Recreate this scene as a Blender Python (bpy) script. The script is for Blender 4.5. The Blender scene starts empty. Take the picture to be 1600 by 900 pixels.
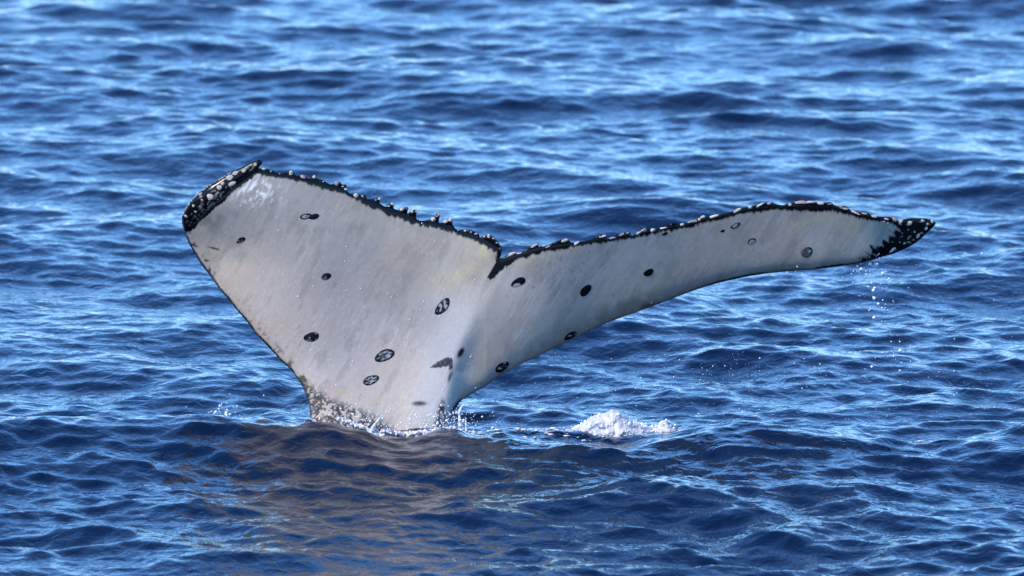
import bpy, bmesh, math, random, time
import numpy as np
from mathutils import Vector, Matrix
from mathutils.geometry import delaunay_2d_cdt

scene = bpy.context.scene
rng = np.random.default_rng(7)
random.seed(7)
R = math.radians

# ------------------------------------------------------------------ camera
DIST, CAM_H, MPP = 45.0, 6.8, 0.0034          # metres to the whale, eye height, metres per photo pixel there
HALF = 800 * MPP / math.hypot(DIST, CAM_H)       # tan of half the horizontal field of view
DEP_WATERLINE = math.atan2(CAM_H, DIST)
PITCH = DEP_WATERLINE - math.atan(210 / 800 * HALF)
cam_data = bpy.data.cameras.new('camera')
cam = bpy.data.objects.new('camera', cam_data)
scene.collection.objects.link(cam)
cam.location = (0, -DIST, CAM_H)
cam.rotation_euler = (R(90) - PITCH, 0, 0)
cam_data.sensor_width = 36
cam_data.lens = 18 / HALF
cam_data.clip_start = 0.5
cam_data.clip_end = 30000
cam_data.dof.use_dof = True
cam_data.dof.focus_distance = 45.0
cam_data.dof.aperture_fstop = 4.0
scene.camera = cam

# ------------------------------------------------------------------ sky and sun
SUN_DIR = Vector((-0.62, -0.42, 0.66)).normalized()
sun_el = math.asin(SUN_DIR.z)
sun_az = math.atan2(SUN_DIR.x, SUN_DIR.y)         # clockwise from +Y
world = bpy.data.worlds.new('World')
scene.world = world
world.use_nodes = True
wt = world.node_tree
bg = wt.nodes['Background']
sky = wt.nodes.new('ShaderNodeTexSky')
sky.sky_type = 'NISHITA'
sky.sun_disc = False
sky.sun_elevation = sun_el
sky.sun_rotation = sun_az
sky.altitude = 400
sky.air_density = 1.0
sky.dust_density = 0.0
sky.ozone_density = 10.0
tint = wt.nodes.new('ShaderNodeMix')              # the photograph's cool white balance, the same over the whole sky
tint.data_type = 'RGBA'
tint.blend_type = 'MULTIPLY'
tint.inputs[0].default_value = 1.0
tint.inputs[7].default_value = (0.73, 0.87, 0.99, 1)
wt.links.new(sky.outputs[0], tint.inputs[6])
wt.links.new(tint.outputs[2], bg.inputs[0])
bg.inputs[1].default_value = 0.15

sl = bpy.data.lights.new('sun', 'SUN')
sl.energy = 2.0
sl.angle = R(0.5)
sl.color = (1.0, 0.90, 0.78)
sun = bpy.data.objects.new('sun', sl)
scene.collection.objects.link(sun)
sun.location = (-20, -20, 30)
sun.rotation_euler = SUN_DIR.to_track_quat('Z', 'Y').to_euler()

scene.view_settings.view_transform = 'Standard'
scene.view_settings.look = 'None'
scene.view_settings.exposure = 1.2
scene.view_settings.gamma = 1.0

# ------------------------------------------------------------------ helpers
CX, CY, CZ = 0.0, -DIST, CAM_H
cp, sp_ = math.cos(PITCH), math.sin(PITCH)


def at(px, py, y):
    """photo pixel + distance plane Y=y  ->  world point(s)"""
    px, py, y = np.asarray(px, float), np.asarray(py, float), np.asarray(y, float)
    u = (px - 800) / 800 * HALF
    v = (450 - py) / 800 * HALF
    dy = cp + v * sp_
    dz = -sp_ + v * cp
    t = (y - CY) / dy
    return np.stack(np.broadcast_arrays(CX + u * t, y + 0 * t, CZ + dz * t), -1)


def at_water(px, py, z=0.0):
    """photo pixel -> where its ray meets the level z"""
    u = (px - 800) / 800 * HALF
    v = (450 - py) / 800 * HALF
    dy = cp + v * sp_
    dz = -sp_ + v * cp
    t = (z - CZ) / dz
    return np.array([u * t, CY + dy * t, z])


def sstep(a, b, x):
    t = np.clip((np.asarray(x, float) - a) / (b - a), 0, 1)
    return t * t * (3 - 2 * t)


_tab = rng.random((256, 256))


def vnoise(x, y, seed=0):
    x = np.asarray(x, float) + seed * 37.17
    y = np.asarray(y, float) + seed * 91.73
    xi, yi = np.floor(x).astype(int), np.floor(y).astype(int)
    fx, fy = x - xi, y - yi
    fx, fy = fx * fx * (3 - 2 * fx), fy * fy * (3 - 2 * fy)
    g = lambda a, b: _tab[a & 255, b & 255]
    return ((g(xi, yi) * (1 - fx) + g(xi + 1, yi) * fx) * (1 - fy)
            + (g(xi, yi + 1) * (1 - fx) + g(xi + 1, yi + 1) * fx) * fy)


def fbm(x, y, seed=0, oct=4):
    s, a, n = 0, 0.5, 0
    for k in range(oct):
        s = s + a * vnoise(x * 2 ** k, y * 2 ** k, seed + k)
        n += a
        a *= 0.5
    return s / n


def mesh_np(name, V, F, smooth=True):
    """V (n,3), F (m,3 or 4) -> mesh, fast"""
    V = np.asarray(V, np.float32)
    F = np.asarray(F, np.int32)
    me = bpy.data.meshes.new(name)
    me.vertices.add(len(V))
    me.vertices.foreach_set('co', V.ravel())
    me.loops.add(F.size)
    me.loops.foreach_set('vertex_index', F.ravel())
    me.polygons.add(len(F))
    me.polygons.foreach_set('loop_start', np.arange(0, F.size, F.shape[1], dtype=np.int32))
    me.polygons.foreach_set('loop_total', np.full(len(F), F.shape[1], np.int32))
    if smooth:
        me.polygons.foreach_set('use_smooth', np.ones(len(F), bool))
    me.update(calc_edges=True)
    return me


def set_col(me, C, name='pigment'):
    a = me.color_attributes.new(name, 'FLOAT_COLOR', 'POINT')
    C = np.concatenate([C, np.ones((len(C), 1))], 1).astype(np.float32)
    a.data.foreach_set('color', C.ravel())


def link(name, me, mat=None, parent=None, loc=None):
    o = bpy.data.objects.new(name, me)
    scene.collection.objects.link(o)
    if mat:
        me.materials.append(mat)
    if parent:
        o.parent = parent
    if loc is not None:
        o.location = loc
    return o


def tag(o, label=None, cat=None, group=None, kind=None):
    for k, v in (('label', label), ('category', cat), ('group', group), ('kind', kind)):
        if v:
            o[k] = v
    return o


def principled(name):
    m = bpy.data.materials.new(name)
    m.use_nodes = True
    return m, m.node_tree, m.node_tree.nodes['Principled BSDF']


# ------------------------------------------------------------------ materials
def mat_water():
    m, t, b = principled('sea_water')
    b.inputs['Base Color'].default_value = (0.0006, 0.0065, 0.024, 1)
    b.inputs['Roughness'].default_value = 0.04
    b.inputs['IOR'].default_value = 1.333
    geo = t.nodes.new('ShaderNodeNewGeometry')
    mp = t.nodes.new('ShaderNodeMapping')
    mp.inputs['Scale'].default_value = (1.0, 0.75, 1.0)
    mp.inputs['Rotation'].default_value = (0, 0, 0.35)
    t.links.new(geo.outputs['Position'], mp.inputs['Vector'])
    n1 = t.nodes.new('ShaderNodeTexNoise')
    n1.inputs['Scale'].default_value = 13.0
    n1.inputs['Detail'].default_value = 3.0
    n1.inputs['Roughness'].default_value = 0.5
    n1.inputs['Distortion'].default_value = 0.6
    t.links.new(mp.outputs[0], n1.inputs['Vector'])
    bp = t.nodes.new('ShaderNodeBump')
    bp.inputs['Strength'].default_value = 1.0
    bp.inputs['Distance'].default_value = 0.012
    t.links.new(n1.outputs['Fac'], bp.inputs['Height'])
    t.links.new(bp.outputs[0], b.inputs['Normal'])
    return m


def mat_skin():
    m, t, b = principled('whale_skin')
    a = t.nodes.new('ShaderNodeVertexColor')
    a.layer_name = 'pigment'
    tc = t.nodes.new('ShaderNodeTexCoord')
    n = t.nodes.new('ShaderNodeTexNoise')
    n.inputs['Scale'].default_value = 55
    n.inputs['Detail'].default_value = 5
    t.links.new(tc.outputs['Object'], n.inputs['Vector'])
    mr = t.nodes.new('ShaderNodeMapRange')
    mr.inputs['From Min'].default_value = 0.3
    mr.inputs['From Max'].default_value = 0.7
    mr.inputs['To Min'].default_value = 0.94
    mr.inputs['To Max'].default_value = 1.05
    t.links.new(n.outputs['Fac'], mr.inputs['Value'])
    mx = t.nodes.new('ShaderNodeMix')
    mx.data_type = 'RGBA'
    mx.blend_type = 'MULTIPLY'
    mx.inputs[0].default_value = 1.0
    t.links.new(a.outputs['Color'], mx.inputs[6])
    t.links.new(mr.outputs[0], mx.inputs[7])
    mp = t.nodes.new('ShaderNodeMapping')
    mp.vector_type = 'TEXTURE'
    mp.inputs['Rotation'].default_value = (0, R(-58), 0)
    mp.inputs['Scale'].default_value = (0.13, 0.05, 0.011)
    t.links.new(tc.outputs['Object'], mp.inputs['Vector'])
    ns = t.nodes.new('ShaderNodeTexNoise')
    ns.inputs['Scale'].default_value = 1.0
    ns.inputs['Detail'].default_value = 3
    ns.inputs['Roughness'].default_value = 0.6
    t.links.new(mp.outputs[0], ns.inputs['Vector'])
    mr2 = t.nodes.new('ShaderNodeMapRange')
    mr2.inputs['From Min'].default_value = 0.25
    mr2.inputs['From Max'].default_value = 0.75
    mr2.inputs['To Min'].default_value = 0.86
    mr2.inputs['To Max'].default_value = 1.13
    t.links.new(ns.outputs['Fac'], mr2.inputs['Value'])
    mx2 = t.nodes.new('ShaderNodeMix')
    mx2.data_type = 'RGBA'
    mx2.blend_type = 'MULTIPLY'
    n4 = t.nodes.new('ShaderNodeTexNoise')
    n4.inputs['Scale'].default_value = 5.0
    t.links.new(tc.outputs['Object'], n4.inputs['Vector'])
    mr4 = t.nodes.new('ShaderNodeMapRange')
    mr4.inputs['From Min'].default_value = 0.42
    mr4.inputs['From Max'].default_value = 0.62
    t.links.new(n4.outputs['Fac'], mr4.inputs['Value'])
    t.links.new(mr4.outputs[0], mx2.inputs[0])
    t.links.new(mx.outputs[2], mx2.inputs[6])
    t.links.new(mr2.outputs[0], mx2.inputs[7])
    t.links.new(mx2.outputs[2], b.inputs['Base Color'])
    b.inputs['Roughness'].default_value = 0.24
    b.inputs['Specular IOR Level'].default_value = 0.22
    b.inputs['Coat Weight'].default_value = 0.0
    b.inputs['Coat Roughness'].default_value = 0.12
    n2 = t.nodes.new('ShaderNodeTexNoise')
    n2.inputs['Scale'].default_value = 30
    n2.inputs['Detail'].default_value = 6
    t.links.new(tc.outputs['Object'], n2.inputs['Vector'])
    bp = t.nodes.new('ShaderNodeBump')
    bp.inputs['Strength'].default_value = 0.16
    bp.inputs['Distance'].default_value = 0.006
    t.links.new(n2.outputs['Fac'], bp.inputs['Height'])
    t.links.new(bp.outputs[0], b.inputs['Normal'])
    return m


def mat_noise(name, c1, c2, scale, rough, bump=0.0, spec=0.5):
    m, t, b = principled(name)
    tc = t.nodes.new('ShaderNodeTexCoord')
    n = t.nodes.new('ShaderNodeTexNoise')
    n.inputs['Scale'].default_value = scale
    n.inputs['Detail'].default_value = 4
    t.links.new(tc.outputs['Object'], n.inputs['Vector'])
    r = t.nodes.new('ShaderNodeValToRGB')
    r.color_ramp.elements[0].position = 0.35
    r.color_ramp.elements[1].position = 0.62
    r.color_ramp.elements[0].color = (*c1, 1)
    r.color_ramp.elements[1].color = (*c2, 1)
    t.links.new(n.outputs['Fac'], r.inputs[0])
    t.links.new(r.outputs[0], b.inputs['Base Color'])
    b.inputs['Roughness'].default_value = rough
    b.inputs['Specular IOR Level'].default_value = spec
    if bump:
        bp = t.nodes.new('ShaderNodeBump')
        bp.inputs['Strength'].default_value = 0.6
        bp.inputs['Distance'].default_value = bump
        t.links.new(n.outputs['Fac'], bp.inputs['Height'])
        t.links.new(bp.outputs[0], b.inputs['Normal'])
    return m


def mat_vcol(name, rough):
    m, t, b = principled(name)
    a = t.nodes.new('ShaderNodeVertexColor')
    a.layer_name = 'pigment'
    t.links.new(a.outputs['Color'], b.inputs['Base Color'])
    b.inputs['Roughness'].default_value = rough
    b.inputs['Specular IOR Level'].default_value = 0.15
    return m


M_water = mat_water()
M_skin = mat_skin()
M_scar = mat_vcol('scar_skin', 0.3)
M_mound = mat_vcol('churned_foam', 0.3)
M_barn_pale = mat_noise('barnacle_pale', (0.42, 0.33, 0.24), (0.78, 0.70, 0.56), 60, 0.6, 0.004)
M_barn_pink = mat_noise('barnacle_pink', (0.30, 0.18, 0.14), (0.66, 0.50, 0.42), 60, 0.55, 0.004)
M_foam = mat_noise('white_foam', (0.50, 0.53, 0.56), (0.72, 0.71, 0.69), 22, 0.45, 0.012)
M_drop = mat_noise('water_drop', (0.82, 0.84, 0.86), (0.9, 0.9, 0.9), 5, 0.12, 0, 0.9)

# ------------------------------------------------------------------ sea
CREST = np.array([(-400, 668, .05), (-100, 664, .06), (60, 662, .07), (180, 655, .09), (290, 652, .10), (400, 654, .09),
                  (485, 657, .09), (530, 659, .085), (560, 668, .06), (590, 676, .03), (620, 680, .02),
                  (650, 680, .02), (690, 671, .05), (715, 672, .05), (750, 682, .015), (790, 678, .03), (860, 686, .0),
                  (960, 690, .0), (1040, 680, .03), (1100, 670, .07), (1180, 663, .10), (1260, 669, .07),
                  (1350, 686, .01), (1440, 690, .0), (1510, 679, .03), (1600, 665, .08), (1750, 660, .09), (2000, 668, .05)])


def crest_height(x, y):
    """the low swell that runs across the water just in front of the tail"""
    xs = (CREST[:, 0] - 800) * MPP
    yc = np.interp(x, xs, CREST_Y) + 0.08 * np.sin(x * 2.1)
    zs = np.interp(x, xs, CREST_Z)
    d = y - yc
    w = np.where(d < 0, 0.58, 0.36)
    edge = np.exp(-(np.abs(x) / 6.0) ** 4)
    dip = -0.025 * np.exp(-((x + 0.55) / 0.34) ** 2 - ((y + 0.35) / 0.55) ** 2)
    k = 2 * math.pi / 7.0
    u = np.clip(y + 0.75, -7.0, 0)
    swell = 0.004 * (1 + 0.5 * np.sin(x * 0.9 + 0.6)) * (np.cos(k * u) - 1) * edge
    return zs * np.exp(-(d / w) ** 2) * edge + dip + swell


# place and height of the swell's crest at each listed point
CREST_Y = np.interp(CREST[:, 0], [485, 700, 860], [-0.72, -0.74, -0.88])
CREST_Z = np.array([at(p[0], p[1], q)[2] for p, q in zip(CREST, CREST_Y)])


def wave_set():
    """three families of waves: wavelengths, how many, total slope, spread of their headings"""
    ws = []
    for (l0, l1, n, rms, spread) in ((1.3, 5.5, 50, 0.058, 0.65), (0.36, 1.3, 160, 0.100, 0.74), (0.16, 0.36, 130, 0.096, 0.80), (0.085, 0.18, 150, 0.085, 0.75)):
        w = rng.uniform(0.4, 1.6, n)
        w *= rms * math.sqrt(2) / math.sqrt((w ** 2).sum())
        for q in range(n):
            L = math.exp(rng.uniform(math.log(l0), math.log(l1)))
            th = R(-97) + rng.normal(0, spread)
            k = 2 * math.pi / L
            ws.append((k, math.cos(th), math.sin(th), w[q] / k, rng.uniform(0, 2 * math.pi), L))
    return ws


def build_sea():
    half = R(6.2)
    nd = 900
    dense = np.linspace(-half, half, nd)
    outer = np.linspace(half, 2 * math.pi - half, 92)[1:-1]
    ang = np.concatenate([dense, outer])                    # around the eye's foot, 0 = towards +Y
    r = [1.5]
    while r[-1] < 33:
        r.append(r[-1] * 1.12)
    r[-1] = 33.0
    while r[-1] < 80:
        r.append(r[-1] + 0.036 * (r[-1] / 45) ** 1.6)
    while r[-1] < 14000:
        r.append(r[-1] * 1.06)
    r = np.array(r)
    nr, na = len(r), len(ang)
    A, RR = np.meshgrid(ang, r)
    X = (RR * np.sin(A)).astype(np.float32)
    Y = (RR * np.cos(A) - DIST).astype(np.float32)
    dr = np.gradient(r).astype(np.float32)
    # coarse sectors cannot carry short waves
    dcol = np.gradient(np.concatenate([ang, [2 * math.pi - half]]))[:-1]
    spc = np.maximum(dr[:, None] * 0.9, (r[:, None] * dcol[None, :])).astype(np.float32)
    DX = np.zeros_like(X); DY = np.zeros_like(X); Z = np.zeros_like(X)
    patch = (0.35 + 1.3 * fbm(X * 0.5 + 9, Y * 0.22, 8, 3)).astype(np.float32)
    # patchiness of the small ripples: gusts
    gust = (0.55 + 0.95 * fbm(X * 0.35, Y * 0.22, 3, 3)).astype(np.float32)
    calm = np.exp(-((X - 0.2) / 3.0) ** 4 - ((Y + 0.5) / 1.3) ** 4) * 0.92   # the tail stills the water next to it
    churn = (1 + 0.3 * np.exp(-((X + 0.2) / 2.6) ** 4 - ((Y + 3.0) / 2.9) ** 4)).astype(np.float32)
    gate_near = (1 - calm).astype(np.float32)
    for k, cx, cy, a, ph, L in wave_set():
        rows = np.where(dr * 2.2 < L)[0]
        if not len(rows):
            continue
        r1 = rows.max() + 1
        r0 = rows.min()
        sl_ = slice(r0, r1)
        P = (k * (cx * X[sl_] + cy * Y[sl_]) + ph).astype(np.float32)
        att = np.clip(L / (2.2 * spc[sl_]) - 1, 0, 1) * a
        if L < 0.5:
            att = att * gust[sl_]
        elif L < 1.3:
            att = att * patch[sl_]
        if L < 1.1:
            att = att * churn[sl_]
        if L > 0.9:
            att = att * gate_near[sl_]
        s = np.sin(P); c = np.cos(P)
        Z[sl_] += att * c
        q = 0.7 * att
        DX[sl_] -= q * cx * s
        DY[sl_] -= q * cy * s
    # crest in front of the tail (lift only above whatever the waves already do there)
    Z += crest_height(X.astype(float), Y.astype(float)).astype(np.float32)
    V = np.stack([X + DX, Y + DY, Z], -1).reshape(-1, 3)
    i = np.arange(nr - 1)[:, None] * na
    j = np.arange(na)[None, :]
    j2 = (j + 1) % na
    F = np.stack([i + j, i + na + j, i + na + j2, i + j2], -1).reshape(-1, 4)[:, ::-1]
    me = mesh_np('sea', V, F)
    # close the small hole under the eye
    o = link('sea', me, M_water)
    bm = bmesh.new(); bm.from_mesh(me)
    bm.verts.ensure_lookup_table()
    f = bm.faces.new([bm.verts[q] for q in range(na)])
    f.normal_update()
    if f.normal.z < 0:
        f.normal_flip()
    bm.to_mesh(me); bm.free()
    tag(o, 'rippled deep blue sea all round the whale tail', 'sea', kind='structure')
    grid = (V.reshape(nr, na, 3), r, ang)
    return o, grid


t0 = time.time()
sea, sea_grid = build_sea()
print('sea', time.time() - t0)


def water_z(x, y):
    """height of the built sea near (x, y)"""
    V, r, ang = sea_grid
    rr = math.hypot(x - CX, y - CY)
    aa = math.atan2(x - CX, y - CY)
    i = int(np.argmin(abs(r - rr)))
    j = int(np.argmin(abs(ang - aa)))
    sub = V[max(0, i - 8):i + 9, max(0, j - 12):j + 13].reshape(-1, 3)
    q = np.argmin((sub[:, 0] - x) ** 2 + (sub[:, 1] - y) ** 2)
    return float(sub[q, 2])


# ------------------------------------------------------------------ whale tail
LE_LEFT = [(505, 830), (497, 760), (490, 700), (485, 655), (484, 641.5), (480.5, 623.5), (474, 607), (465, 592), (453.5, 577), (440, 565),
           (433, 557), (415.5, 538), (400, 521), (384.5, 501), (371, 485.5), (359, 470), (344.5, 453.5), (329, 432),
           (313, 411), (303, 394), (294.5, 379), (288, 361), (284.5, 348), (285.5, 334), (294, 319), (301, 310), (310, 302),
           (322, 292), (337, 283), (351, 274.5), (365.5, 267), (380, 260), (394, 253), (403, 249.5), (408, 250), (411, 252)]
TE_LEFT = [(409.5, 256), (405.5, 260), (404.8, 263.2), (412, 263), (423, 265.6), (431, 270), (439, 271), (447.8, 269.6), (457.8, 268), (463, 274.4),
           (474.4, 274.4), (483, 276.7), (494.4, 273), (495, 278), (499, 280), (505.5, 282), (516.7, 288), (530, 284.4), (534.4, 288),
           (541, 289), (543, 299), (554.4, 304.4), (569, 304.4), (574.4, 311), (585.5, 310), (595, 309), (593, 316.7), (596.7, 320),
           (603, 323), (606.7, 319), (614.4, 317), (615.5, 325.5), (623, 327.8), (632, 324.4), (638, 324.5), (636.7, 333),
           (645.5, 328), (651.8, 329), (650, 339), (654.5, 344.4), (665.5, 344.4), (676.7, 340), (683, 333), (687.8, 334.4),
           (685.5, 347.8), (694.5, 346.7), (701, 343.3), (706.7, 341), (707.5, 351), (714.4, 359), (725.5, 359), (736.7, 360),
           (748, 365.5), (750, 371), (761, 368), (771, 369), (774.5, 374.5), (783, 385.5), (783.5, 395), (781, 404)]
TE_RIGHT = [(786, 402), (797.6, 396), (808, 395), (818, 392), (828, 385), (841, 380.5), (846.7, 385), (855, 383), (872, 376), (887, 373), (893, 379),
            (908, 377.5), (922, 374.7), (945, 366), (949, 373), (962, 369), (982.5, 361.7), (988, 368), (1008.5, 357), (1020, 359),
            (1031.6, 357), (1055, 347), (1062, 351.5), (1080, 346), (1095, 341), (1099, 336), (1104, 339.5), (1130, 334), (1162.5, 325),
            (1185, 319.5), (1202.5, 316), (1210, 318), (1222, 320.5), (1235, 317.5), (1265, 315), (1280, 317), (1297.5, 316), (1305, 321),
            (1322.5, 322.5), (1332.5, 331), (1351, 331), (1367.5, 337.5), (1397.5, 340), (1405, 344), (1422.5, 341), (1440, 341), (1455, 342.5)]
LE_RIGHT = [(1460, 346), (1462, 350), (1450, 362.5), (1430, 380), (1402.5, 394), (1380, 401), (1350, 410), (1305, 417), (1270, 421), (1230, 424),
            (1180, 430), (1142.5, 437.5), (1112.5, 445), (1080, 455.5), (1034.5, 473), (991, 489), (948, 504.7), (904.5, 525),
            (861, 546.6), (818, 567), (800, 578), (783, 585), (759.5, 603), (739, 614.5), (721, 626), (710, 641.5), (703, 653),
            (700, 668), (708, 700), (722, 760), (740, 830)]
STRIP = [(405.5, 260), (394, 269), (379, 281), (363, 292), (348, 308), (328, 323), (312, 339), (299, 352), (289, 362)]
KEEL = np.array([(350, 800), (405, 781), (450, 757), (500, 731), (540, 713), (580, 699), (620, 695), (660, 692), (830, 692)], float)


def resample(poly, step):
    P = np.array(poly, float)
    out = []
    for a, b in zip(P[:-1], P[1:]):
        n = max(1, int(round(np.hypot(*(b - a)) / step)))
        for q in range(n):
            out.append(a + (b - a) * q / n)
    out.append(P[-1])
    return np.array(out)


def smooth_poly(poly, step):
    """Catmull-Rom through the traced points"""
    P = np.array(poly, float)
    P = np.vstack([2 * P[0] - P[1], P, 2 * P[-1] - P[-2]])
    out = []
    for i in range(1, len(P) - 2):
        p0, p1, p2, p3 = P[i - 1:i + 3]
        n = max(1, int(round(np.hypot(*(p2 - p1)) / step)))
        for q in range(n):
            t = q / n
            out.append(0.5 * ((2 * p1) + (p2 - p0) * t + (2 * p0 - 5 * p1 + 4 * p2 - p3) * t * t + (3 * p1 - p0 - 3 * p2 + p3) * t ** 3))
    out.append(P[-2])
    return np.array(out)


C_LL = smooth_poly(LE_LEFT, 1.6)
C_TL = smooth_poly(TE_LEFT, 1.3)
C_TR = smooth_poly(TE_RIGHT, 1.4)
C_LR = smooth_poly(LE_RIGHT, 1.6)
C_ST = smooth_poly(STRIP, 2.0)
OUT = np.vstack([C_LL, C_TL, C_TR, C_LR])


def dist_to(pts, Q, chunk=4000):
    """distance from Q (n,2) to a polyline"""
    a, b = pts[:-1], pts[1:]
    ab = b - a
    L2 = (ab ** 2).sum(1) + 1e-9
    out = np.empty(len(Q))
    for i in range(0, len(Q), chunk):
        q = Q[i:i + chunk, None, :]
        t = np.clip(((q - a) * ab).sum(2) / L2, 0, 1)
        d = q - (a + t[..., None] * ab)
        out[i:i + chunk] = np.sqrt((d ** 2).sum(2).min(1))
    return out


def inside(poly, Q, chunk=4000):
    x1, y1 = poly[:, 0], poly[:, 1]
    x2, y2 = np.roll(x1, -1), np.roll(y1, -1)
    out = np.zeros(len(Q), bool)
    for i in range(0, len(Q), chunk):
        x, y = Q[i:i + chunk, 0:1], Q[i:i + chunk, 1:2]
        c = ((y1 > y) != (y2 > y)) & (x < (x2 - x1) * (y - y1) / (y2 - y1 + 1e-12) + x1)
        out[i:i + chunk] = c.sum(1) % 2 == 1
    return out


STRIP_POLY = np.vstack([C_ST, C_LL[(C_LL[:, 1] < 362)]])
d_ll = lambda Q: dist_to(C_LL[::3], Q)
_trail = np.vstack([resample([(405, 262), (470, 276), (540, 294), (600, 322), (650, 341), (700, 352), (750, 371), (783, 390), (783, 402)], 3),
                    resample([(783, 402), (840, 386), (946, 371), (1060, 350), (1160, 326), (1210, 319), (1300, 320), (1345, 333), (1460, 345)], 3)])


def fields(Q):
    """distances (photo px) that shape and paint the tail"""
    f = {}
    f['x'], f['y'] = Q[:, 0], Q[:, 1]
    f['L'] = d_ll(Q)
    f['R'] = dist_to(C_LR[::3], Q)
    f['T'] = dist_to(_trail, Q)
    f['O'] = dist_to(OUT[::2], Q)
    f['S'] = dist_to(C_ST, Q)
    f['in_strip'] = inside(STRIP_POLY, Q)
    return f


def prof(d, w, r):
    t = np.clip(d / w, 0, 1)
    return r * np.sqrt(np.clip(1 - (1 - t) ** 2, 0, 1)) + 1e-5


def depth(f):
    """mid-surface and half thickness, in metres, for every point of the tail"""
    x, y = f['x'], f['y']
    lob = sstep(660, 920, x + (y - 480) * 0.25)                 # 0 left fluke, 1 right fluke
    # left fluke: leans a little over the eye, its outer part sweeps back
    out = np.clip((520 - x) / 230, 0, 1.2)
    left = -0.09 * (660 - y) / 400 + 0.24 * out ** 2 * sstep(300, 420, y) + 0.10 * out ** 2
    # soft cupping of the blade
    left += 0.05 * np.sin(np.clip((x - 330) / 440, 0, 1) * math.pi) * sstep(650, 430, y)
    # right fluke: sweeps away, under side tilted down
    span = np.clip((x - 760) / 700, 0, 1.05)
    right = -0.10 * (660 - y) / 400 + 0.30 * span - 0.30 * (f['R'] * MPP) + 0.06 * np.sin(span * math.pi * 1.0)
    right += 0.16 * sstep(1320, 1460, x) ** 2
    ym = left * (1 - lob) + right * lob
    # keel of the tail stock
    xr = np.interp(y, KEEL[:, 0], KEEL[:, 1])
    amp = 0.095 * sstep(430, 660, y)
    dx = x - xr
    ym -= amp * np.where(dx < 0, np.exp(-(dx / 95) ** 2), np.exp(-(dx / 24) ** 2))
    # the stock leans towards the eye where it enters the water
    ym -= 0.13 * np.clip((y - 535) / 140, 0, 1.4) ** 2
    # thickness
    base = sstep(560, 680, y)
    tl = prof(f['L'], 95, 0.10 + 0.06 * base)
    tr = prof(f['R'], 62, 0.085 + 0.06 * base)
    tt = prof(f['T'], 9, 0.010) + f['T'] * 0.00042
    t = (tl ** -4 + tr ** -4 + tt ** -4) ** -0.25
    t = np.minimum(t, prof(f['O'], 5, 0.011) + np.maximum(f['O'] - 1, 0) * 0.012)
    t = np.where(f['O'] < 0.4, 0.0, t)
    front = ym - t * 0.75
    back = ym + t
    # rolled black leading edge towards the left tip
    s = f['in_strip']
    w = sstep(258, 300, y) * 0.6 + 0.4
    frac = np.clip(f['S'] / (f['S'] + f['L'] + 1e-6), 0, 1)
    front = np.where(s, ym - 0.034 * w * np.sqrt(np.clip(1 - (2 * frac - 1) ** 2, 0, 1)) * 1.0 - 0.004, front)
    pit = 0.008 * np.exp(-f['S'] / 22.0) * (x < 412) * sstep(372, 345, y)
    front = np.where(s, front, front + pit * np.clip(f['O'] / 8, 0, 1))
    back = np.maximum(back, front + 0.004 * (f['O'] > 0.4))
    return front, back


def lerp(a, b, t):
    return a + (np.asarray(b) - a) * t[:, None]


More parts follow.
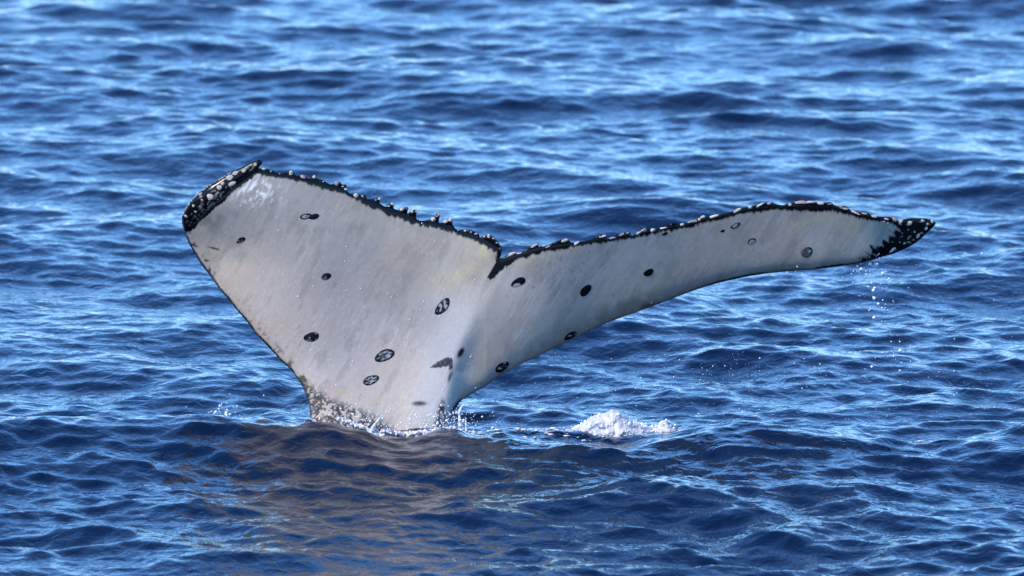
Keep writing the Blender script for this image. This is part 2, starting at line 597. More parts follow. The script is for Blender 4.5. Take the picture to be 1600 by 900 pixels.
def paint(f):
    """pigment of the white under side: cream ground, tan stains, black borders and speckles, some sunlight painted in"""
    x, y = f['x'], f['y']
    n = len(x)
    C = np.tile(np.array([0.375, 0.338, 0.285]), (n, 1))
    big = fbm(x / 70, y / 70, 1)
    C = C * (0.76 + 0.44 * big)[:, None]
    # diagonal soft streaks
    u = x * 0.5 - y * 0.86
    v = x * 0.86 + y * 0.5
    C = C * (0.82 + 0.34 * fbm(u / 60, v / 9, 5))[:, None]
    # cream / pink towards the left leading edge: part skin, part painted-in warm sunlight
    warm = np.exp(-(f['L'] / 110) ** 2) * sstep(330, 400, y) * (x < 640)
    C = lerp(C, (0.47, 0.395, 0.32), 0.8 * warm)
    pink = np.exp(-(((x - 520) / 150) ** 2 + ((y - 500) / 120) ** 2))
    C = lerp(C, (0.41, 0.335, 0.30), 0.5 * pink)
    C = lerp(C, (0.42, 0.335, 0.262), 0.55 * sstep(0.46, 0.68, fbm(x / 85 + 3, y / 60, 9, 4)))
    C = lerp(C, (0.27, 0.235, 0.19), 0.5 * sstep(0.56, 0.70, fbm(u / 40, v / 14, 10, 4)))
    # soft blots: tan algae film, brown mottling, grey patches by the left tip
    def blot(cx, cy, rx, ry, ang, col, s, seed):
        c, q = math.cos(R(ang)), math.sin(R(ang))
        a = ((x - cx) * c - (y - cy) * q) / rx
        b = ((x - cx) * q + (y - cy) * c) / ry
        m = np.exp(-(a * a + b * b)) * sstep(0.34, 0.62, fbm(x / 16, y / 16, seed))
        return lerp(C, col, np.clip(s * m, 0, 1))
    C = blot(760, 388, 30, 16, -20, (0.46, 0.42, 0.24), 0.8, 11)
    C = blot(715, 430, 55, 12, 15, (0.46, 0.40, 0.26), 0.8, 12)
    C = blot(840, 400, 60, 12, 15, (0.46, 0.42, 0.28), 0.6, 13)
    C = blot(720, 490, 16, 24, 0, (0.52, 0.46, 0.33), 0.6, 14)
    C = blot(1290, 345, 70, 14, -5, (0.44, 0.39, 0.24), 0.8, 15)
    C = blot(560, 330, 90, 30, -15, (0.44, 0.40, 0.32), 0.5, 16)
    C = blot(365, 345, 45, 18, 20, (0.34, 0.31, 0.26), 0.8, 17)
    C = blot(960, 490, 95, 16, 25, (0.26, 0.21, 0.15), 1.1, 18)
    C = blot(860, 530, 80, 16, 27, (0.30, 0.26, 0.21), 0.9, 19)
    C = blot(800, 545, 40, 30, 30, (0.42, 0.36, 0.28), 0.7, 20)
    C = blot(1110, 395, 80, 10, 22, (0.36, 0.32, 0.27), 0.6, 21)
    C = blot(1000, 400, 100, 20, 15, (0.45, 0.42, 0.36), 0.5, 22)
    C = blot(545, 618, 60, 10, -8, (0.45, 0.33, 0.24), 0.7, 23)
    C = blot(330, 345, 24, 14, 30, (0.20, 0.18, 0.17), 0.9, 24)
    # fine dark flecks, slanting
    fl = vnoise(u / 6.5, v / 1.5, 31) * 0.55 + 0.45 * fbm(x / 45, y / 45, 33)
    C = lerp(C, (0.20, 0.18, 0.16), sstep(0.73, 0.82, fl) * 0.5)
    fl2 = vnoise(u / 12, v / 1.6, 36) * 0.6 + 0.4 * fbm(x / 60, y / 60, 37)
    C = lerp(C, (0.50, 0.49, 0.47), sstep(0.72, 0.82, fl2) * 0.4)
    # pale scuffed patch below the left tip
    sc = np.exp(-(((x - 400) / 34) ** 2 + ((y - 298) / 22) ** 2)) * sstep(0.55, 0.7, vnoise(u / 8, v / 3, 41))
    C = lerp(C, (0.78, 0.76, 0.73), sc)
    # right leading edge: grey-brown margin
    C = lerp(C, (0.22, 0.19, 0.17), 0.75 * np.exp(-(f['R'] / 13) ** 2) * (x > 700) * sstep(0.25, 0.6, fbm(x / 22, y / 12, 43)))
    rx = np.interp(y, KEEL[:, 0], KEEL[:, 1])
    C = lerp(C, (0.45, 0.425, 0.395), 0.8 * np.exp(-((x - rx + 12) / 42) ** 2) * sstep(420, 520, y))  # pale band paints in the light that falls on the keel ridge
    black = np.array([0.004, 0.004, 0.005])
    # trailing border, feathered
    feath = 6.0 * vnoise(x / 2.6, y / 14, 45) ** 1.5 + 5 * fbm(x / 22, y / 22, 46)
    tw = 2.6 + np.interp(x, [400, 450, 560, 700, 770, 800, 900, 1100, 1200, 1300, 1340, 1400, 1460], [4, 2, 3, 2, 1, 4, 1, 2, 3, 3, 2, 4, 8])
    band = sstep(1.5, -1.5, f['T'] - tw - feath * 0.8)
    band = np.maximum(band, sstep(2.8, 1.8, f['O']) * (f['T'] < 40) * (y < 420))
    above = (f['T'] > 0) & (f['O'] < 9) & (f['T'] < 9) & (y < 420)
    band = np.where(above & (f['O'] < 5), 1, band)
    C = lerp(C, black, np.clip(band, 0, 1))
    # notch patch with rays running down-left
    npoly = np.array([(779, 401), (784, 396), (800, 395), (812, 394), (808, 405), (799, 412), (789, 418), (781, 427), (770, 437), (763, 436), (766, 425), (773, 412)], float)
    q2 = np.stack([x + 5 * (vnoise((x * .8 + y * .6) / 2.0, (x * .6 - y * .8) / 12, 48) - .5), y + 7 * (vnoise((x * .8 + y * .6) / 2.0, (x * .6 - y * .8) / 12, 47) - .5)], 1)
    m = inside(npoly, q2).astype(float)
    C = lerp(C, black, np.clip(m, 0, 1))
    # left tip roll
    s = f['in_strip'] | ((f['S'] < 4 + 5 * fbm(x / 9, y / 9, 49)) & (x < 412) & (y < 362))
    C = np.where((s)[:, None], black * (0.8 + 1.2 * fbm(x / 8, y / 8, 50))[:, None], C)
    strk = sstep(0.60, 0.68, vnoise((x + y) / 3, (x - y) / 10, 51)) * f['in_strip'] * sstep(2, 6, f['L']) * sstep(0.50, 0.66, fbm(x / 20, y / 20, 52))
    C = lerp(C, (0.50, 0.42, 0.33), 0.8 * strk)
    # right tip
    tip = x - 1388 + (y - 350) * 0.95 + 16 * (vnoise((x - y) / 5, (x + y) / 22, 53) - 0.5) * 2 + 8 * (fbm(x / 8, y / 8, 54) - .5)
    tipm = sstep(-3, 3, tip - 18)
    low = sstep(3, -3, f['R'] - (4 + 14 * sstep(1338, 1372, x) * fbm(x / 9, y / 9, 55) * 1.3)) * sstep(1338, 1352, x)
    tipm = np.maximum(tipm, low)
    C = lerp(C, black, tipm)
    C = lerp(C, (0.55, 0.47, 0.34), 0.8 * tipm * sstep(0.82, 0.88, vnoise(x / 3.2, y / 2.8, 56)))
    # thin dark line along the right leading edge
    C = lerp(C, black, sstep(2.6, 1.2, f['R'] - 2.2 * fbm(x / 25, y / 25, 57)) * sstep(1060, 1120, x) * sstep(0.38, 0.52, fbm(x / 26, y / 26, 67)))
    # left leading edge: broken black line and olive speckles
    le = sstep(2.4, 0.8, f['L'] - 2.6 * fbm(x / 18, y / 18, 58)) * (x < 500) * (y > 340)
    C = lerp(C, black, le)
    spk = sstep(0.60, 0.66, fbm(x / 7, y / 9, 59)) * sstep(17, 6, f['L']) * sstep(460, 540, y) * (x < 500)
    C = lerp(C, (0.09, 0.085, 0.05), spk * 0.9)
    up = sstep(0.62, 0.68, vnoise(x / 3.5, y / 9, 60)) * sstep(13, 5, f['L']) * sstep(350, 365, y) * sstep(460, 420, y) * (x < 340)
    C = lerp(C, (0.05, 0.04, 0.04), up)
    # dark mottling just above the water
    e = np.interp(x, [470, 490, 520, 545, 575, 600, 625, 660], [590, 602, 624, 630, 644, 657, 674, 700])
    mot = sstep(-12, 26, y - e) * (x < 640)
    mot = sstep(-8, 12, y - e) * (x < 640) * sstep(0.45, 0.52, 0.45 * fbm(x / 12, y / 12, 61) + 0.55 * vnoise(x / 3.1, y / 3.1, 66))
    C = lerp(C, (0.035, 0.03, 0.025), np.clip(mot, 0, 1) * 0.95)
    edge = np.exp(-((f['L'] - 8) / 12) ** 2) * sstep(585, 610, y) * (x < 540) * sstep(0.40, 0.55, fbm(x / 8, y / 14, 62))
    C = lerp(C, (0.09, 0.075, 0.055), edge * 0.9)
    spot = np.exp(-(((x - 473) / 6) ** 2 + ((y - 593) / 6) ** 2)) > 0.4 + 0.4 * (vnoise(x / 3, y / 3, 63) - .5)
    C = lerp(C, (0.07, 0.06, 0.045), spot * 0.9)
    # smudges on the stock
    grain = 0.85 + 0.15 * sstep(0.25, 0.55, vnoise(x / 2.2, y / 2.2, 64))
    chev = inside(np.array([(671, 575), (684, 565), (700, 557.5), (707, 561), (708, 575), (703, 577.5), (700, 572), (690, 574)], float), np.stack([x, y], 1))
    C = lerp(C, (0.005, 0.005, 0.007), chev * grain * 0.92)
    sm = np.exp(-(((x - 655) / 12) ** 2 + ((y - 630.5) / 4) ** 2) ** 2)
    C = lerp(C, (0.025, 0.022, 0.03), sm * grain)
    sm = np.exp(-((((x - 703.5) * 0.94 + (y - 588) * 0.34) / 2.8) ** 2 + ((y - 588) / 9) ** 2) ** 2)
    C = lerp(C, (0.05, 0.055, 0.07), sm * grain)
    sm = np.exp(-((((x - 720) * 0.85 + (y - 551) * 0.5) / 4.2) ** 2 + (((x - 720) * -0.5 + (y - 551) * 0.85) / 9) ** 2) ** 2)
    C = lerp(C, black, np.clip(sm * 1.2, 0, 1))
    dk = np.exp(-(np.abs(x - (690 - (y - 640) * 0.10)) / (3 + np.clip(y - 622, 0, 60) * 0.17)) ** 4) * sstep(618, 632, y)
    C = lerp(C, (0.03, 0.026, 0.035), dk * sstep(0.2, 0.5, vnoise(x / 2.6, y / 2.6, 65)))
    dk = np.exp(-(((x - 714) * .8 + (y - 635) * .6) / 5) ** 4 - (((x - 714) * .6 - (y - 635) * .8) / 13) ** 4)
    C = lerp(C, (0.02, 0.02, 0.025), dk * (f['R'] < 6))
    for (cx, cy, hw, a) in ((334.5, 388, 10, -15), (323, 407, 5, -5), (321, 425, 7, -42), (303, 383, 8, -25)):
        c, q = math.cos(R(a)), math.sin(R(a))
        aa = ((x - cx) * c - (y - cy) * q) / hw
        bb = ((x - cx) * q + (y - cy) * c) / 1.5
        C = lerp(C, (0.03, 0.025, 0.025), np.exp(-(aa * aa + bb * bb) ** 2))
    return np.clip(C, 0.003, 0.85)


def build_tail():
    root = bpy.data.objects.new('whale', None)
    scene.collection.objects.link(root)
    base = at(600, 668, 0.0)
    root.location = base
    tag(root, 'white and black whale tail raised out of the blue sea', 'whale')
    # interior points on a fine triangular lattice
    step = 2.0
    pts = []
    for i, yy in enumerate(np.arange(250, 828, step * 0.866)):
        xs = np.arange(284, 1463, step) + (i % 2) * step / 2
        pts.append(np.stack([xs, np.full_like(xs, yy)], 1))
    Q = np.vstack(pts)
    # cheap reject
    keep = (Q[:, 1] < 470) | (Q[:, 0] < 1000)
    Q = Q[keep]
    Q = Q[inside(OUT, Q)]
    Q = Q[~((Q[:, 1] > 705) & ((np.round(Q[:, 0]).astype(int) % 3) > 0))]
    Q = Q[dist_to(OUT[::2], Q) > 1.3]
    nO = len(OUT)
    allp = np.vstack([OUT, Q])
    edges = [(i, (i + 1) % nO) for i in range(nO)]
    res = delaunay_2d_cdt([Vector(p) for p in allp], edges, [], 1, 1e-5)
    P = np.array([tuple(v) for v in res[0]])
    T = np.array([t for t in res[2] if len(t) == 3])
    # outline vertices: those which the constraint edges came from
    origin = res[3]
    is_out = np.array([any(o < nO for o in og) if og else True for og in origin])
    f = fields(P)
    f['O'] = np.where(is_out, 0.0, f['O'])
    fr, bk = depth(f)
    fr = np.where(is_out, (fr + bk) / 2, fr)
    front = at(P[:, 0], P[:, 1], fr)
    inner = np.where(~is_out)[0]
    back_idx = np.arange(len(P))
    back_idx[inner] = len(P) + np.arange(len(inner))
    back = at(P[inner, 0], P[inner, 1], bk[inner])
    V = np.vstack([front, back]) - base
    # orientation: front faces look to -Y
    a, b_, c = front[T[0, 0]], front[T[0, 1]], front[T[0, 2]]
    if np.cross(b_ - a, c - a)[1] > 0:
        T = T[:, ::-1]
    F = np.vstack([T, back_idx[T][:, ::-1]])
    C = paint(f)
    Cb = np.tile(np.array([0.012, 0.012, 0.014]), (len(inner), 1))
    me = mesh_np('body', V, F)
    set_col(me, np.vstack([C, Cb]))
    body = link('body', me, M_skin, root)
    print('tail', len(V), len(F))
    return root, base


t0 = time.time()
whale, WBASE = build_tail()
print('tail', time.time() - t0)


def skin_y(px, py):
    Q = np.stack([np.atleast_1d(px), np.atleast_1d(py)], 1).astype(float)
    f = fields(Q)
    return depth(f)[0]


# ---- healed round bite scars: thin raised discs of dark skin that follow the surface
def scar(px, py, a, b, ang, style, label, seed):
    nr, ns = 9, 30
    pts = [(0, 0)]
    for i in range(1, nr + 1):
        for j in range(ns):
            th = 2 * math.pi * j / ns
            pts.append((i / nr * math.cos(th), i / nr * math.sin(th)))
    pts = np.array(pts)
    rad = np.hypot(pts[:, 0], pts[:, 1])
    th = np.arctan2(pts[:, 1], pts[:, 0])
    wob = 1 + 0.05 * np.sin(2 * th + seed) + 0.04 * np.sin(3 * th + 2 * seed) + 0.045 * np.sin(11 * th + seed) * (rad > 0.9)
    lens = 1 - 0.18 * np.abs(np.cos(th)) ** 6 * 0
    X = pts[:, 0] * wob * lens * a
    Yv = pts[:, 1] * wob * b
    c, s = math.cos(R(ang)), math.sin(R(ang))
    qx = px + X * c + Yv * s
    qy = py - X * s + Yv * c
    yy = skin_y(qx, qy) - 0.0012 - 0.0015 * (1 - rad ** 2)
    yy = np.where(rad > 0.97, yy + 0.004, yy)
    V = at(qx, qy, yy) - WBASE
    F = []
    for j in range(ns):
        F.append((0, 1 + j, 1 + (j + 1) % ns))
    for i in range(1, nr):
        for j in range(ns):
            p, q = 1 + (i - 1) * ns + j, 1 + (i - 1) * ns + (j + 1) % ns
            r_, t_ = p + ns, q + ns
            F.append((p, r_, t_)); F.append((p, t_, q))
    F = np.array(F)
    n0 = np.cross(V[F[0, 1]] - V[F[0, 0]], V[F[0, 2]] - V[F[0, 0]])
    if n0[1] > 0:
        F = F[:, ::-1]
    dark = np.array([0.004, 0.004, 0.005])
    pale = np.array([0.30, 0.30, 0.30])
    ux, uy = pts[:, 0], pts[:, 1]
    m = np.zeros(len(pts))
    if style == 'star':
        k = 6
        ray = np.abs(np.sin(th * k / 2 + seed))
        m = sstep(0.45, 0.15, ray) * (rad < 0.68) * sstep(0.08, 0.2, rad + 0.1)
        m = np.maximum(m, (rad < 0.66) * sstep(0.55, 0.75, vnoise(ux * 5 + seed, uy * 5, 3)))
    elif style == 'rungs':
        m = (rad < 0.74) * sstep(0.35, 0.6, 0.5 + 0.5 * np.sin(ux * 10 + 3 * uy + seed + 4 * vnoise(ux * 2.2, uy * 2.2, 9))) * (vnoise(ux * 3, uy * 3, seed) > 0.25)
    elif style == 'ring':
        m = (rad < 0.62) * sstep(0.2, 0.5, vnoise(ux * 2.5 + seed, uy * 2.5, 5))
    elif style == 'specks':
        m = (rad < 0.85) * sstep(0.70, 0.78, vnoise(ux * 5 + seed, uy * 4, 7))
    elif style == 'hook':
        d = np.hypot(ux + 0.35, uy - 0.45)
        m = (d < 0.42).astype(float)
        m = np.maximum(m, ((uy > 0.35) & (ux < 0.1) & (ux > -0.75)).astype(float))
        pale = np.array([0.32, 0.29, 0.25])
    elif style == 'arc':
        m = (np.hypot((ux) / 0.72, (uy - 0.38) / 0.85) < 1).astype(float)
        pale = np.array([0.32, 0.29, 0.25])
    elif style == 'coil':
        sp2 = (rad * 3.2 - th / (2 * math.pi)) % 1
        m = (rad < 0.85) * sstep(0.62, 0.80, sp2)
        m = np.maximum(m, (np.hypot(ux - 0.45, uy - 0.1) < 0.25))
    C = dark[None] * (0.7 + 0.8 * vnoise(ux * 6, uy * 6, seed))[:, None]
    C = C + (pale - C) * np.clip(m, 0, 1)[:, None]
    me = mesh_np('scar', V, F)
    set_col(me, C)
    o = link('scar', me, M_scar, whale)
    tag(o, label)


SCARS = [
    (477.5, 338.0, 9.5, 5.0, 14, 'ring', 'small ring scar with grey centre', 1),
    (490.5, 338.5, 9.0, 4.8, 12, 'solid', 'solid dark half of the double scar', 2),
    (376.5, 375.3, 8.2, 4.2, 25, 'specks', 'small dark oval scar near the left tip', 3),
    (509.5, 432.0, 9.0, 5.6, 15, 'specks', 'ragged dark scar with one pale dot', 4),
    (486.7, 526.5, 14.0, 7.6, 14, 'specks', 'dark oval scar with pale specks', 5),
    (600.9, 555.5, 18.0, 9.4, 26, 'star', 'large oval scar with pale star lines', 6),
    (579.5, 594.0, 14.0, 7.8, 24, 'star', 'oval scar with pale loops close to the water', 7),
    (691.5, 479.0, 16.5, 8.8, 50, 'rungs', 'tilted oval scar with pale rungs', 8),
    (810.0, 441.0, 13.0, 7.2, 22, 'hook', 'black hook shaped scar beside the notch', 9),
    (915.0, 454.0, 12.5, 6.6, 43, 'solid', 'solid black oval scar on the right fluke', 10),
    (1013.4, 426.0, 9.6, 5.4, 28, 'solid', 'small black scar with flat lower side', 11),
    (891.5, 524.5, 12.5, 5.0, 33, 'specks', 'thin dark scar on the lower edge of the right fluke', 12),
    (784.5, 573.5, 13.0, 7.0, 38, 'specks', 'dark oval scar low on the right side', 13),
    (1149.2, 352.6, 8.8, 4.0, 27, 'ring', 'thin grey ring scar near the upper edge', 14),
    (1129.0, 361.0, 3.6, 2.2, 20, 'solid', 'tiny dark scar below the upper edge', 15),
    (1174.5, 377.0, 7.6, 4.6, 24, 'arc', 'open arc shaped scar', 16),
    (1260.5, 394.0, 10.8, 8.0, 25, 'coil', 'round coiled scar on the outer right fluke', 17),
    (1039.0, 365.4, 5.4, 2.3, 25, 'solid', 'short dark nick under the upper edge', 18),
]
for s_ in SCARS:
    scar(*s_)


# ---- barnacles
def barnacle_mesh(seed, crater):
    r = random.Random(seed)
    bm = bmesh.new()
    rings = [(1.0, 0.0), (0.95, 0.35), (0.62, 0.78), (0.30, 0.86 if not crater else 0.62)]
    ns = 8
    vs = []
    for (rr, h) in rings:
        row = []
        for j in range(ns):
            t = 2 * math.pi * j / ns
            q = rr * (1 + r.uniform(-0.2, 0.2))
            row.append(bm.verts.new((q * math.cos(t), q * math.sin(t), h + r.uniform(-0.12, 0.12))))
        vs.append(row)
    for i in range(len(rings) - 1):
        for j in range(ns):
            bm.faces.new((vs[i][j], vs[i][(j + 1) % ns], vs[i + 1][(j + 1) % ns], vs[i + 1][j]))
    bm.faces.new(vs[-1])
    me = bpy.data.meshes.new('barnacle')
    bm.to_mesh(me); bm.free()
    for p in me.polygons:
        p.use_smooth = (seed % 2 == 0)
    return me


B_pale = [barnacle_mesh(s, s % 3 == 0) for s in range(5)]
B_pink = [barnacle_mesh(20 + s, s % 2 == 0) for s in range(4)]
for m_ in B_pale:
    m_.materials.append(M_barn_pale)
for m_ in B_pink:
    m_.materials.append(M_barn_pink)


def put_barnacle(px, py, rx, ry, ang, pink=False, lift=0.0, up=False):
    me = random.choice(B_pink if pink else B_pale)
    o = bpy.data.objects.new('barnacle', me)
    scene.collection.objects.link(o)
    o.parent = whale
    if up:   # sits on the trailing edge, pointing up and out
        y = float(skin_y(px, py)[0]) + 0.004
        o.location = at(px, py, y) - WBASE
        o.rotation_euler = (R(random.uniform(20, 60)), R(-ang) * 0, 0)
        o.rotation_euler = (Matrix.Rotation(R(-ang), 3, 'Y') @ Matrix.Rotation(R(random.uniform(15, 55)), 3, 'X')).to_euler()
        o.scale = (rx * MPP, ry * MPP, ry * MPP * random.uniform(0.9, 2.0))
    else:
        y = float(skin_y(px, py)[0])
        o.location = at(px, py, y + 0.002) - WBASE
        o.rotation_euler = (Matrix.Rotation(R(-ang), 3, 'Y') @ Matrix.Rotation(R(90), 3, 'X')).to_euler()
        o.scale = (rx * MPP, ry * MPP, min(rx, ry) * MPP * 0.5)
    return o


for (x_, y_, rx, ry) in [(329, 307, 6, 5.5), (343, 293, 4, 4.5), (348, 287, 3, 3), (359, 278, 5.5, 4.5), (368, 271, 5, 3.5), (362, 287, 7, 4),
                         (381, 267, 4, 2.6), (376, 273, 3, 2.2), (389, 263, 4, 2.4), (395, 260, 3, 2), (399, 257, 3.2, 2.2), (404, 254, 3, 2),
                         (303, 321, 3.2, 2.2), (314, 303, 3, 2.2), (291, 337, 3, 2.6), (316, 312, 2.4, 1.8), (306, 330, 2.6, 1.8), (337, 300, 2.6, 2),
                         (352, 283, 2.6, 3.4), (323, 316, 2.2, 1.6), (371, 283, 3.4, 2), (296, 346, 2.2, 1.6)]:
    if rx > 4.5 or random.random() < 0.45:
        put_barnacle(x_, y_, rx, ry, 30 + random.uniform(-20, 20))
for (x_, y_, rx, ry) in [(1455, 346, 4, 3), (1446, 357, 4, 3), (1433, 369, 6, 3), (1440, 345, 4, 2.5), (1419, 349, 6, 4), (1393, 391, 7, 3),
                         (1405, 347, 6, 3), (1428, 362, 2.6, 2), (1412, 380, 3, 2), (1386, 348, 3, 2), (1448, 350, 2.6, 2), (1372, 397, 3, 2)]:
    put_barnacle(x_, y_, rx, ry, 20 + random.uniform(-25, 25))
TL = [(412, 264, 4.5), (423, 268, 3.6), (437, 272, 2.8), (455, 271, 6), (474, 277, 4), (481, 278, 3), (491, 277, 5), (505, 284, 3.2), (526, 287, 4), (536, 291, 3.6),
      (540, 296, 3), (556, 306, 4), (566, 307, 4), (587, 313, 4), (593, 311, 3), (608, 322, 4), (613, 319, 3), (628, 328, 4), (635, 327, 3), (644, 331, 3.4),
      (650, 331, 2.6), (677, 343, 4), (682, 338, 4), (686, 336, 3), (697, 347, 3.6), (704, 344, 3.4), (716, 360, 2.6), (727, 361, 4), (736, 363, 3), (744, 366, 3),
      (757, 370, 4), (764, 370, 4), (771, 373, 3), (776, 380, 2.4), (781, 388, 2.2)]
for (x_, y_, r_) in TL:
    r_ *= random.choice((0.45, 0.6, 0.75, 0.95))
    put_barnacle(x_, y_, r_ * random.uniform(0.9, 1.3), r_ * 0.85, -18 + random.uniform(-20, 30), random.random() < 0.45, up=True)
TRB = [(792, 400, 4), (800, 397, 6), (812, 395, 5), (824, 390, 5), (835, 384, 7), (843, 384, 4), (855, 385, 6), (868, 379, 8), (882, 376, 8), (900, 380, 6),
       (915, 377, 8), (930, 373, 7), (941, 369, 6), (956, 372, 5), (970, 367, 8), (979, 364, 5), (998, 364, 7), (1006, 360, 5), (1020, 360, 5), (1036, 356, 7),
       (1050, 350, 6), (1066, 351, 4), (1082, 346, 6), (1093, 343, 5), (1098, 339, 4), (1115, 338, 7), (1134, 334, 7), (1152, 329, 7), (1172, 324, 7), (1188, 320, 6),
       (1202, 318, 4), (1218, 321, 8), (1234, 319, 6), (1252, 317, 8), (1266, 316, 6), (1282, 318, 7), (1296, 318, 5), (1312, 323, 7), (1320, 325, 5), (1336, 332, 7),
       (1348, 333, 5), (1364, 338, 8), (1382, 341, 9), (1396, 342, 5), (1380, 346, 3)]
for (x_, y_, r_) in TRB:
    if random.random() < 0.18:
        continue
    r_ *= random.choice((0.5, 0.8, 1.1, 1.4))
    ang_ = 18 if x_ < 1200 else (0 if x_ < 1300 else -22)
    put_barnacle(x_, y_ + 0.5, r_, random.uniform(1.5, 2.6), ang_ + random.uniform(-8, 12), random.random() < 0.3, up=True)


# ------------------------------------------------------------------ drops, spray, foam
def ico(sub=1):
    bm = bmesh.new()
    bmesh.ops.create_icosphere(bm, subdivisions=sub, radius=1)
    V = np.array([v.co[:] for v in bm.verts]); F = np.array([[v.index for v in f.verts] for f in bm.faces])
    bm.free()
    return V, F


ICO = ico(1)
ICO2 = ico(2)


def drops_mesh(name, P, rad, stretch=None):
    V0, F0 = ICO
    n = len(P)
    rad = np.asarray(rad)
    S = np.ones((n, 3)) if stretch is None else stretch
    V = (V0[None] * rad[:, None, None] * S[:, None, :] + np.asarray(P)[:, None, :]).reshape(-1, 3)
    F = (F0[None] + (np.arange(n) * len(V0))[:, None, None]).reshape(-1, 3)
    return mesh_np(name, V, F)


def skin_beads(n):
    P, r = [], []
    Q = []
    while len(Q) < n:
        x, y = rng.uniform(300, 760), rng.uniform(300, 668)
        w = 0.25 + 0.9 * max(0, (y - 380) / 280) * (1 if x < 720 else 0.4)
        if rng.random() < w:
            Q.append((x, y))
    Q += [(rng.uniform(420 - 55, 450), rng.uniform(290, 330)) for _ in range(25)]
    # along the wet right leading edge
    for t in np.linspace(0, 1, 40):
        c = C_LR[int(60 + t * (len(C_LR) - 200))]
        if rng.random() < 0.5:
            Q.append((c[0] + rng.uniform(-3, 3), c[1] + rng.uniform(-7, 0)))
    Q = np.array(Q)
    Q = Q[inside(OUT, Q)]
    Q = Q[dist_to(OUT[::2], Q) > 2]
    y = skin_y(Q[:, 0], Q[:, 1])
    r = rng.gamma(2.2, 0.36, len(Q)).clip(0.35, 1.9) * MPP * 0.52
    P = at(Q[:, 0], Q[:, 1], y - r * 0.4) - WBASE
    st = np.stack([np.ones(len(Q)), np.full(len(Q), .7), rng.uniform(0.9, 1.5, len(Q))], 1)
    o = link('water_bead', drops_mesh('water_bead', P, r, st), M_drop, whale)
    tag(o, 'bright water beads on the wet pale skin', kind='stuff')


skin_beads(620)


def spray(name, boxes, label):
    P, r = [], []
    for (cx, cy, sx, sy, d0, d1, n, rm) in boxes:
        for _ in range(n):
            x, y = rng.normal(cx, sx), rng.normal(cy, sy)
            p = at(x, y, rng.uniform(d0, d1))
            if p[2] < -0.06:
                continue
            P.append(p)
            r.append(float(np.clip(rng.gamma(2.0, rm * 0.5), 0.4, 3.2)) * MPP * 0.95)
    P = np.array(P)
    me = drops_mesh(name, P - P.mean(0), np.array(r))
    o = link(name, me, M_drop, loc=P.mean(0))
    tag(o, label, 'water drops', kind='stuff')


spray('falling_drops', [(1352, 418, 14, 8, .15, .4, 26, 1.1), (1365, 440, 18, 16, .1, .4, 40, 1.0), (1376, 480, 20, 26, .1, .4, 36, .9), (1385, 530, 22, 26, .1, .5, 24, .9),
                        (1290, 425, 40, 5, .1, .3, 14, .9), (1440, 440, 60, 30, .1, .6, 14, .8), (1395, 555, 14, 6, 0, .3, 8, 1.5)],
      'bright drops falling into the sea below the right tip of the tail')
spray('fine_spray', [(1150, 590, 60, 22, .2, 1.6, 120, .5), (1250, 600, 110, 26, .2, 2.0, 150, .45), (1360, 655, 70, 14, .1, .8, 150, .55), (1170, 655, 70, 9, .1, .5, 160, .6),
                     (1480, 620, 80, 30, .3, 2, 90, .5), (1020, 610, 90, 24, .3, 1.2, 90, .55), (850, 610, 60, 26, .1, .8, 70, .6), (1540, 520, 50, 40, .5, 2, 30, .5)],
      'mist of tiny white drops over the waves right of the tail')
spray('base_spray', [(700, 655, 16, 11, -.62, -.46, 150, .62), (690, 662, 24, 8, -.62, -.48, 120, .62), (735, 657, 24, 12, -.6, -.3, 60, .62), (555, 650, 34, 10, -.6, -.45, 150, .66),
                    (600, 666, 40, 8, -.62, -.48, 170, .66), (640, 672, 40, 6, -.62, -.48, 130, .62), (760, 668, 30, 10, -.6, -.2, 40, .62), (520, 640, 26, 18, -.5, -.3, 50, .62),
                    (470, 640, 22, 14, -.1, .1, 14, .8)],
      'white drops thrown up where the tail stock meets the water')
spray('left_drops', [(346, 645, 12, 8, -.2, .2, 34, 1.2), (352, 652, 8, 4, -.2, .2, 18, 1.4), (330, 636, 25, 10, -.2, .2, 12, .8)],
      'small cluster of bright drops left of the tail stock')


def blob(name, balls, voxel, mat, label, cat, jitter=0.0, group=None):
    """overlapping drops fused into one wet lump"""
    B = np.array(balls, float)
    c = B[:, :3].mean(0)
    V0, F0 = ICO2
    V = (V0[None] * B[:, 3][:, None, None] + (B[:, None, :3] - c)).reshape(-1, 3)
    F = (F0[None] + (np.arange(len(B)) * len(V0))[:, None, None]).reshape(-1, 3)
    me = mesh_np(name, V, F)
    o = bpy.data.objects.new(name, me)
    scene.collection.objects.link(o)
    md = o.modifiers.new('fuse', 'REMESH')
    md.mode = 'VOXEL'
    md.voxel_size = voxel
    md.use_smooth_shade = True
    dg = bpy.context.evaluated_depsgraph_get()
    me2 = bpy.data.meshes.new_from_object(o.evaluated_get(dg))
    me2.name = name
    o.modifiers.clear()
    o.data = me2
    me2.materials.append(mat)
    o.location = c
    tag(o, label, cat, group)
    return o


def chain(pts, r0, r1, y, n=14, jit=0.6):
    P = resample(pts, 1.2)
    out = []
    for i, p in enumerate(P):
        t = i / max(1, len(P) - 1)
        r = r0 + (r1 - r0) * t
        q = at(p[0] + rng.normal(0, jit), p[1] + rng.normal(0, jit * 0.5), y + rng.normal(0, 0.004))
        out.append((*q, max(0.6, r * rng.uniform(0.6, 1.25)) * MPP))
    return out


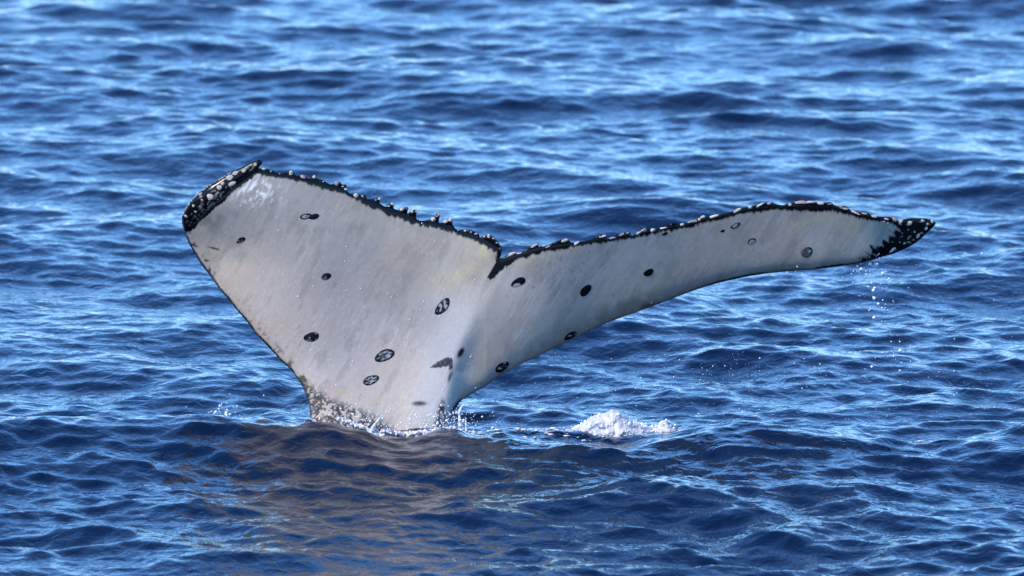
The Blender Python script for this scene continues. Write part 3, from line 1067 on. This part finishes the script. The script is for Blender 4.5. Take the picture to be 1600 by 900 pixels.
# jet on the right of the stock: a tall thin column and a low frothy sill that curls up at its end
b_ = chain([(719, 683), (720, 668), (719, 655), (717, 645), (721, 636), (725, 632)], 3.6, 1.6, -0.40)
b_ += chain([(727, 684), (729, 668), (727, 657)], 3.4, 1.4, -0.42)
b_ += chain([(703, 676), (715, 680), (730, 680), (745, 682), (758, 682), (768, 679)], 3.4, 2.6, -0.46, jit=1.6)
b_ += chain([(766, 682), (770, 674), (769, 668), (773, 667)], 2.6, 1.6, -0.46)
blob('water_splash', b_, 0.0042, M_foam, 'thin white jet of water beside the right of the tail stock', 'splash')
b_ = chain([(579, 680), (583, 668), (589, 659), (596, 650)], 4.6, 1.0, -0.56, jit=0.5)
b_ += chain([(572, 678), (585, 680), (600, 681)], 3.0, 2.6, -0.57, jit=1.6)
blob('water_splash', b_, 0.0042, M_foam, 'short curved white splash in front of the speckled left base', 'splash')
b_ = []
for _ in range(420):
    x = rng.uniform(528, 712)
    yl = np.interp(x, [528, 560, 590, 640, 680, 712], [655, 667, 676, 680, 672, 672])
    q = at(x, yl + rng.normal(-1, 2.2), rng.uniform(-0.56, -0.44))
    b_.append((*q, rng.uniform(0.8, 3.0) * MPP))
blob('foam_line', b_, 0.0045, M_foam, 'lacy white foam line along the waterline of the tail', 'foam')['kind'] = 'stuff'


def foam_mound():
    sil = np.array([(862, 684), (875, 681), (890, 677), (900, 668), (912, 661), (928, 653), (945, 647), (957, 641.5), (966, 643), (976, 649),
                    (988, 657), (1002, 664), (1014, 668), (1026, 670), (1032, 664), (1042, 659.5), (1052, 665), (1060, 672), (1066, 680)])
    nx, ny = 260, 90
    xs = np.linspace(860, 1066, nx)
    X = np.zeros((ny, nx)); Y = np.zeros((ny, nx)); Z = np.zeros((ny, nx))
    top = np.interp(xs, sil[:, 0], sil[:, 1])
    Yc = -0.46
    p = at(xs, top, Yc)
    zt = p[:, 2]
    floor = at(xs, np.full(nx, 690.0), Yc)[:, 2] - 0.06
    for i in range(ny):
        t = i / (ny - 1) * 2 - 1
        prof_ = (1 - t * t) ** 1.6
        X[i] = p[:, 0]
        Y[i] = Yc + t * 0.34
        Z[i] = floor + (zt - floor) * prof_
    amp = np.clip((Z - floor[None]) * 1.2, 0.0, 0.085)
    n1 = fbm(X * 14, Y * 14 + Z * 10, 71, 5) - 0.5
    n2 = np.abs(fbm(X * 34 + 7, Y * 34 + Z * 30, 72, 4) - 0.5) * 2
    low = np.clip(1 - (Z - floor[None] - 0.07) / 0.12, 0, 1)
    dsp = n1 * 0.42 - n2 * 0.10 + 0.03
    Z2 = Z + amp * dsp
    Y2 = Y - np.abs(np.cos(np.linspace(-1, 1, ny) * 1.57))[:, None] * 0 + (fbm(X * 20, Z * 40, 73, 4) - 0.5) * 0.10
    V = np.stack([X, Y2, Z2], -1).reshape(-1, 3)
    c = V.mean(0)
    i = np.arange(ny - 1)[:, None] * nx
    j = np.arange(nx - 1)[None]
    F = np.stack([i + j, i + j + 1, i + nx + j + 1, i + nx + j], -1).reshape(-1, 4)
    thin = low * 1.15 + (fbm(X * 16, Y * 16 + Z * 30, 75, 4) - 0.5) * 2.2 + 0.25 * (X - X.mean()) / 0.3
    thin = sstep(0.35, 1.0, thin).ravel()
    spark = sstep(0.60, 0.72, vnoise(X * 160, Z * 260 + Y * 60, 76)).ravel()
    col = lerp(np.tile(np.array([0.56, 0.545, 0.52]), (len(V), 1)), (0.10, 0.16, 0.23), thin * (1 - 0.8 * spark))
    me = mesh_np('foam_mound', V - c, F)
    set_col(me, col)
    o = link('foam_mound', me, M_mound, loc=c)
    # loose bubbles and flecks riding on it
    pick = rng.choice(len(V), 3200, p=(low.ravel() * (Z > floor[None] + 0.03).ravel() + 0.10) / (low.ravel() * (Z > floor[None] + 0.03).ravel() + 0.10).sum())
    P = V[pick] + rng.normal(0, 1, (3200, 3)) * np.array([0.008, 0.006, 0.005])
    fl = link('fleck', drops_mesh('fleck', P - c, rng.gamma(2, 0.0017, 3200).clip(0.001, 0.009)), M_drop, o)
    tag(fl, kind='stuff')
    tag(o, 'frothy white mound of churned water right of the whale tail', 'foam')


foam_mound()
P, r_ = [], []
for (cx, cy, sx, sy, n) in ((940, 686, 60, 4, 130), (850, 681, 30, 2.5, 50), (740, 683, 30, 2.5, 60), (1050, 684, 40, 3, 50), (640, 683, 60, 3, 90), (1440, 688, 30, 2, 40)):
    for _ in range(n):
        p = at_water(rng.normal(cx, sx), rng.normal(cy, sy))
        z = water_z(p[0], p[1])
        P.append((p[0], p[1], z + 0.002)); r_.append(rng.gamma(2, 0.5))
P = np.array(P); r_ = np.array(r_).clip(0.4, 3.0) * MPP
st = np.stack([rng.uniform(1.2, 3.2, len(P)), rng.uniform(1.0, 2.5, len(P)), np.full(len(P), 0.5)], 1)
o = link('foam_flecks', drops_mesh('foam_flecks', P - P.mean(0), r_, st), M_foam, loc=P.mean(0))
tag(o, 'loose white foam flecks floating round the tail and the foam mound', 'foam', kind='stuff')
b_ = chain([(820, 677), (830, 676), (838, 678)], 2.4, 1.8, -0.42, jit=1.2) + chain([(845, 680), (860, 682), (880, 682), (892, 683)], 1.6, 3, -0.48, jit=1.6)
blob('foam_patch', b_, 0.0045, M_foam, 'small white foam patch between the tail and the foam mound', 'foam')
